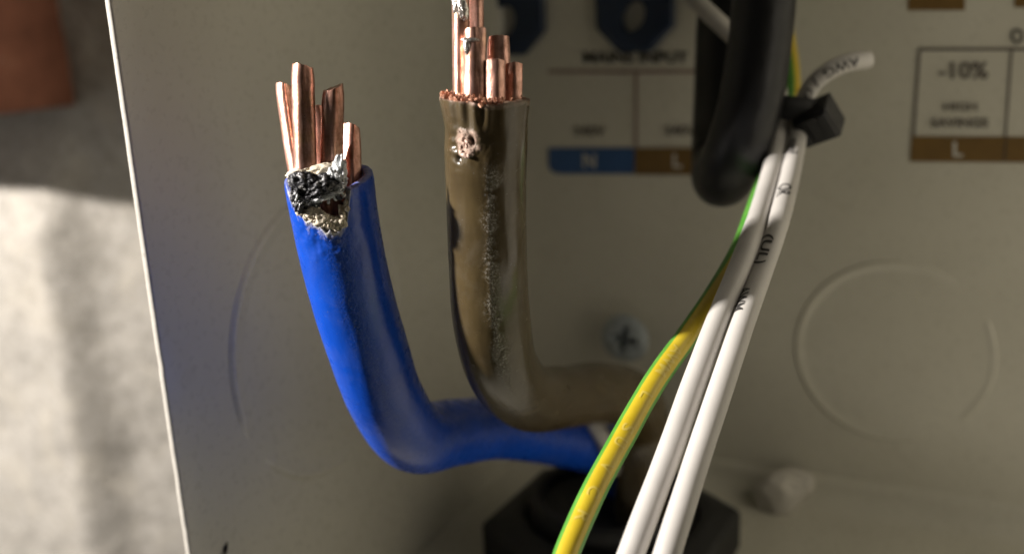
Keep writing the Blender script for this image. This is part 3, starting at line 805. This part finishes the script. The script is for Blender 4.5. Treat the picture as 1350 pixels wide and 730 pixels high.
o2 = thing('white_wire', P(828, 740, 102), 'plain white wire running between the green-yellow wire and its white twin', 'wire', 'white wires')
tube(w2, 'sleeve', white_m, o2, na=36, step=.6, wob=.03)
w3 = Sweep(ctrl([(985, -230, 190), (1018, -50, 184), (1028, 0, 181), (1039, 60, 176), (1044, 105, 170), (1041, 145, 163), (1026, 190, 155.5), (1009, 240, 149), (993, 285, 140.5), (976, 330, 134), (945, 385, 128.5), (908, 440, 123.5), (862, 505, 117.5), (822, 575, 113), (784, 645, 108.5), (751, 718, 105), (743, 740, 104), (710, 830, 100), (655, 985, 94)], RW))
o3 = thing('earth_wire', P(743, 740, 104), 'green and yellow striped earth wire left of the white wires', 'wire')
tube(w3, 'sleeve', earth_m, o3, na=48, step=.5, wob=.03)
for body, py, ln in (('AWM', 482, 5.2), ('L', 530, 1.0), ('S', 572, 1.1), ('U', 590, 1.2), ('V', 622, 1.2), ('C', 655, 1.2), ('R', 688, 1.3)):
    wire_text(w3, body, sat(w3, py), ln, 1.45, .0, emboss_m, o3, off=.045)
wg = Sweep(ctrl([(850, -75, 166), (888, -28, 166), (922, 6, 166), (960, 42, 166), (990, 72, 167)], 1.5))
og = tube(wg, 'grey_wire', grey_wire_m, base=P(990, 72, 167), na=24); tag(og, 'short grey wire crossing behind the black cable loop', 'wire')
ws = Sweep(ctrl([(770, 540, 181), (786, 562, 180.5), (801, 588, 181.5), (812, 620, 186)], 1.5))
os_ = tube(ws, 'wire_stub', white_m, base=P(814, 625, 210), na=24); tag(os_, 'pale wire stub poking up between the blue and brown cables', 'wire')

# black cable loop
bl = Sweep(ctrl([(1022, -260, 150), (1012, -70, 150), (1007, 0, 150), (1000, 70, 150), (988, 140, 150), (972, 195, 151), (957, 228, 156), (950, 232, 165), (948, 205, 174), (949, 150, 179), (951, 80, 182), (954, 10, 184), (957, -60, 186), (965, -260, 190)], 4.8))
o = tube(bl, 'black_cable', black_rub, base=P(957, 228, 156), na=64, step=.5, wob=.06); tag(o, 'thick black rubber cable looping down in front of the white wires', 'cable')

# cable tie
def cable_tie():
    c = P(1040, 152, 158.5); t = thing('cable_tie', c, 'black nylon cable tie holding the white and earth wires together', 'cable tie')
    # strap: a flat band wrapped tightly round the three wires
    ax = Vector((-.18, -.25, -1)).normalized(); e1 = Vector((1, 0, 0)); e1 = (e1 - ax * e1.dot(ax)).normalized(); e2 = ax.cross(e1)
    n = 72; V = []; Fc = []; hw = 1.9
    for i in range(n):
        a = 2 * math.pi * i / n; ca, sa = math.cos(a), math.sin(a); k = 4.6
        x = 4.4 * (abs(ca) ** (2 / 2.6)) * (1 if ca >= 0 else -1); y = 4.5 * (abs(sa) ** (2 / 2.6)) * (1 if sa >= 0 else -1)
        dvec = (e1 * ca + e2 * sa)
        for (o_, u) in ((0, -hw), (.9, -hw * .9), (.9, hw * .9), (0, hw)):
            V.append(c + e1 * x + e2 * (y + 1.8) + dvec * o_ + ax * u)
    for i in range(n):
        for k in range(4): Fc.append((i*4+k, ((i+1) % n)*4+k, ((i+1) % n)*4+(k+1) % 4, i*4+(k+1) % 4))
    mesh_obj('strap', V, Fc, black_pl, t)
    R = Matrix.Rotation(math.radians(-38), 3, 'Z') @ Matrix.Rotation(math.radians(-22), 3, 'Y') @ Matrix.Rotation(math.radians(28), 3, 'X')
    hc = P(1079, 159, 152.5)
    # head: block with a recessed slot for the tail
    V = []; Fc = []; h = Vector((2.9, 2.5, 2.7))
    V, Fc = box_mesh(hc, h, R, .45, 2); hd = mesh_obj('head', V, Fc, black_pl, t, smooth=False)
    for sx in (-1, 1):
        V, Fc = box_mesh(hc + R @ Vector((sx * 1.9, -2.65, 0)), (.75, .5, 2.2), R, .2, 2); mesh_obj('slot_rim', V, Fc, black_pl, hd, smooth=False)
    V, Fc = box_mesh(hc + R @ Vector((0, -2.7, 1.9)), (1.1, .45, .45), R, .15, 2); mesh_obj('pawl', V, Fc, black_pl, hd, smooth=False)
    V, Fc = box_mesh(hc.lerp(c, .55) + Vector((-.3, .6, .4)), (2.2, .6, 1.7), Matrix.Rotation(math.radians(-30), 3, 'Z'), .2, 2); mesh_obj('neck', V, Fc, black_pl, t, smooth=False)
cable_tie()

# ------------------------------------------------------------------ crumbs on the floor and panel
def crumb(px, py, size, mat, name, label, cat, sub=4, amp=.35, seed=0.0, ridged=False, f=1.0, z=None):
    g = onZ(px, py, ZF + size[2] * .7); V, Fc = lump(g, size, None, amp, f, sub, seed, ridged)
    o = mesh_obj(name, V, Fc, mat, base=(g.x, g.y, ZF)); tag(o, label, cat); return o
crumb(1032, 645, (6.2, 4.4, 5.2), lump_m, 'plaster_lump', 'pale plaster lump on the box floor right of the gland', 'lump', 5, .32, 2.2, f=.9)
crumb(1135, 668, (1.6, 1.1, .5), dirt_m, 'grit', 'dark grit speck on the floor nearest the pale lump', 'grit', 3, .4, 1.0)
crumb(1221, 680, (2.0, 1.1, .5), dirt_m, 'grit', 'dark grit speck on the floor, right of the other speck', 'grit', 3, .4, 4.0)
g = None
r_ = ray(298, 722); q = r_ * ((CORNER.dot(EX) + .2) / r_.dot(EX))
V, Fc = lump(q, (.25, 1.0, .38), Matrix.Rotation(math.radians(35), 3, 'X'), .6, 1.4, 3, 3.0)
tag(mesh_obj('dirt_fleck', V, Fc, dirt_m, base=q), 'tiny dark fleck stuck low on the side panel', 'dirt')
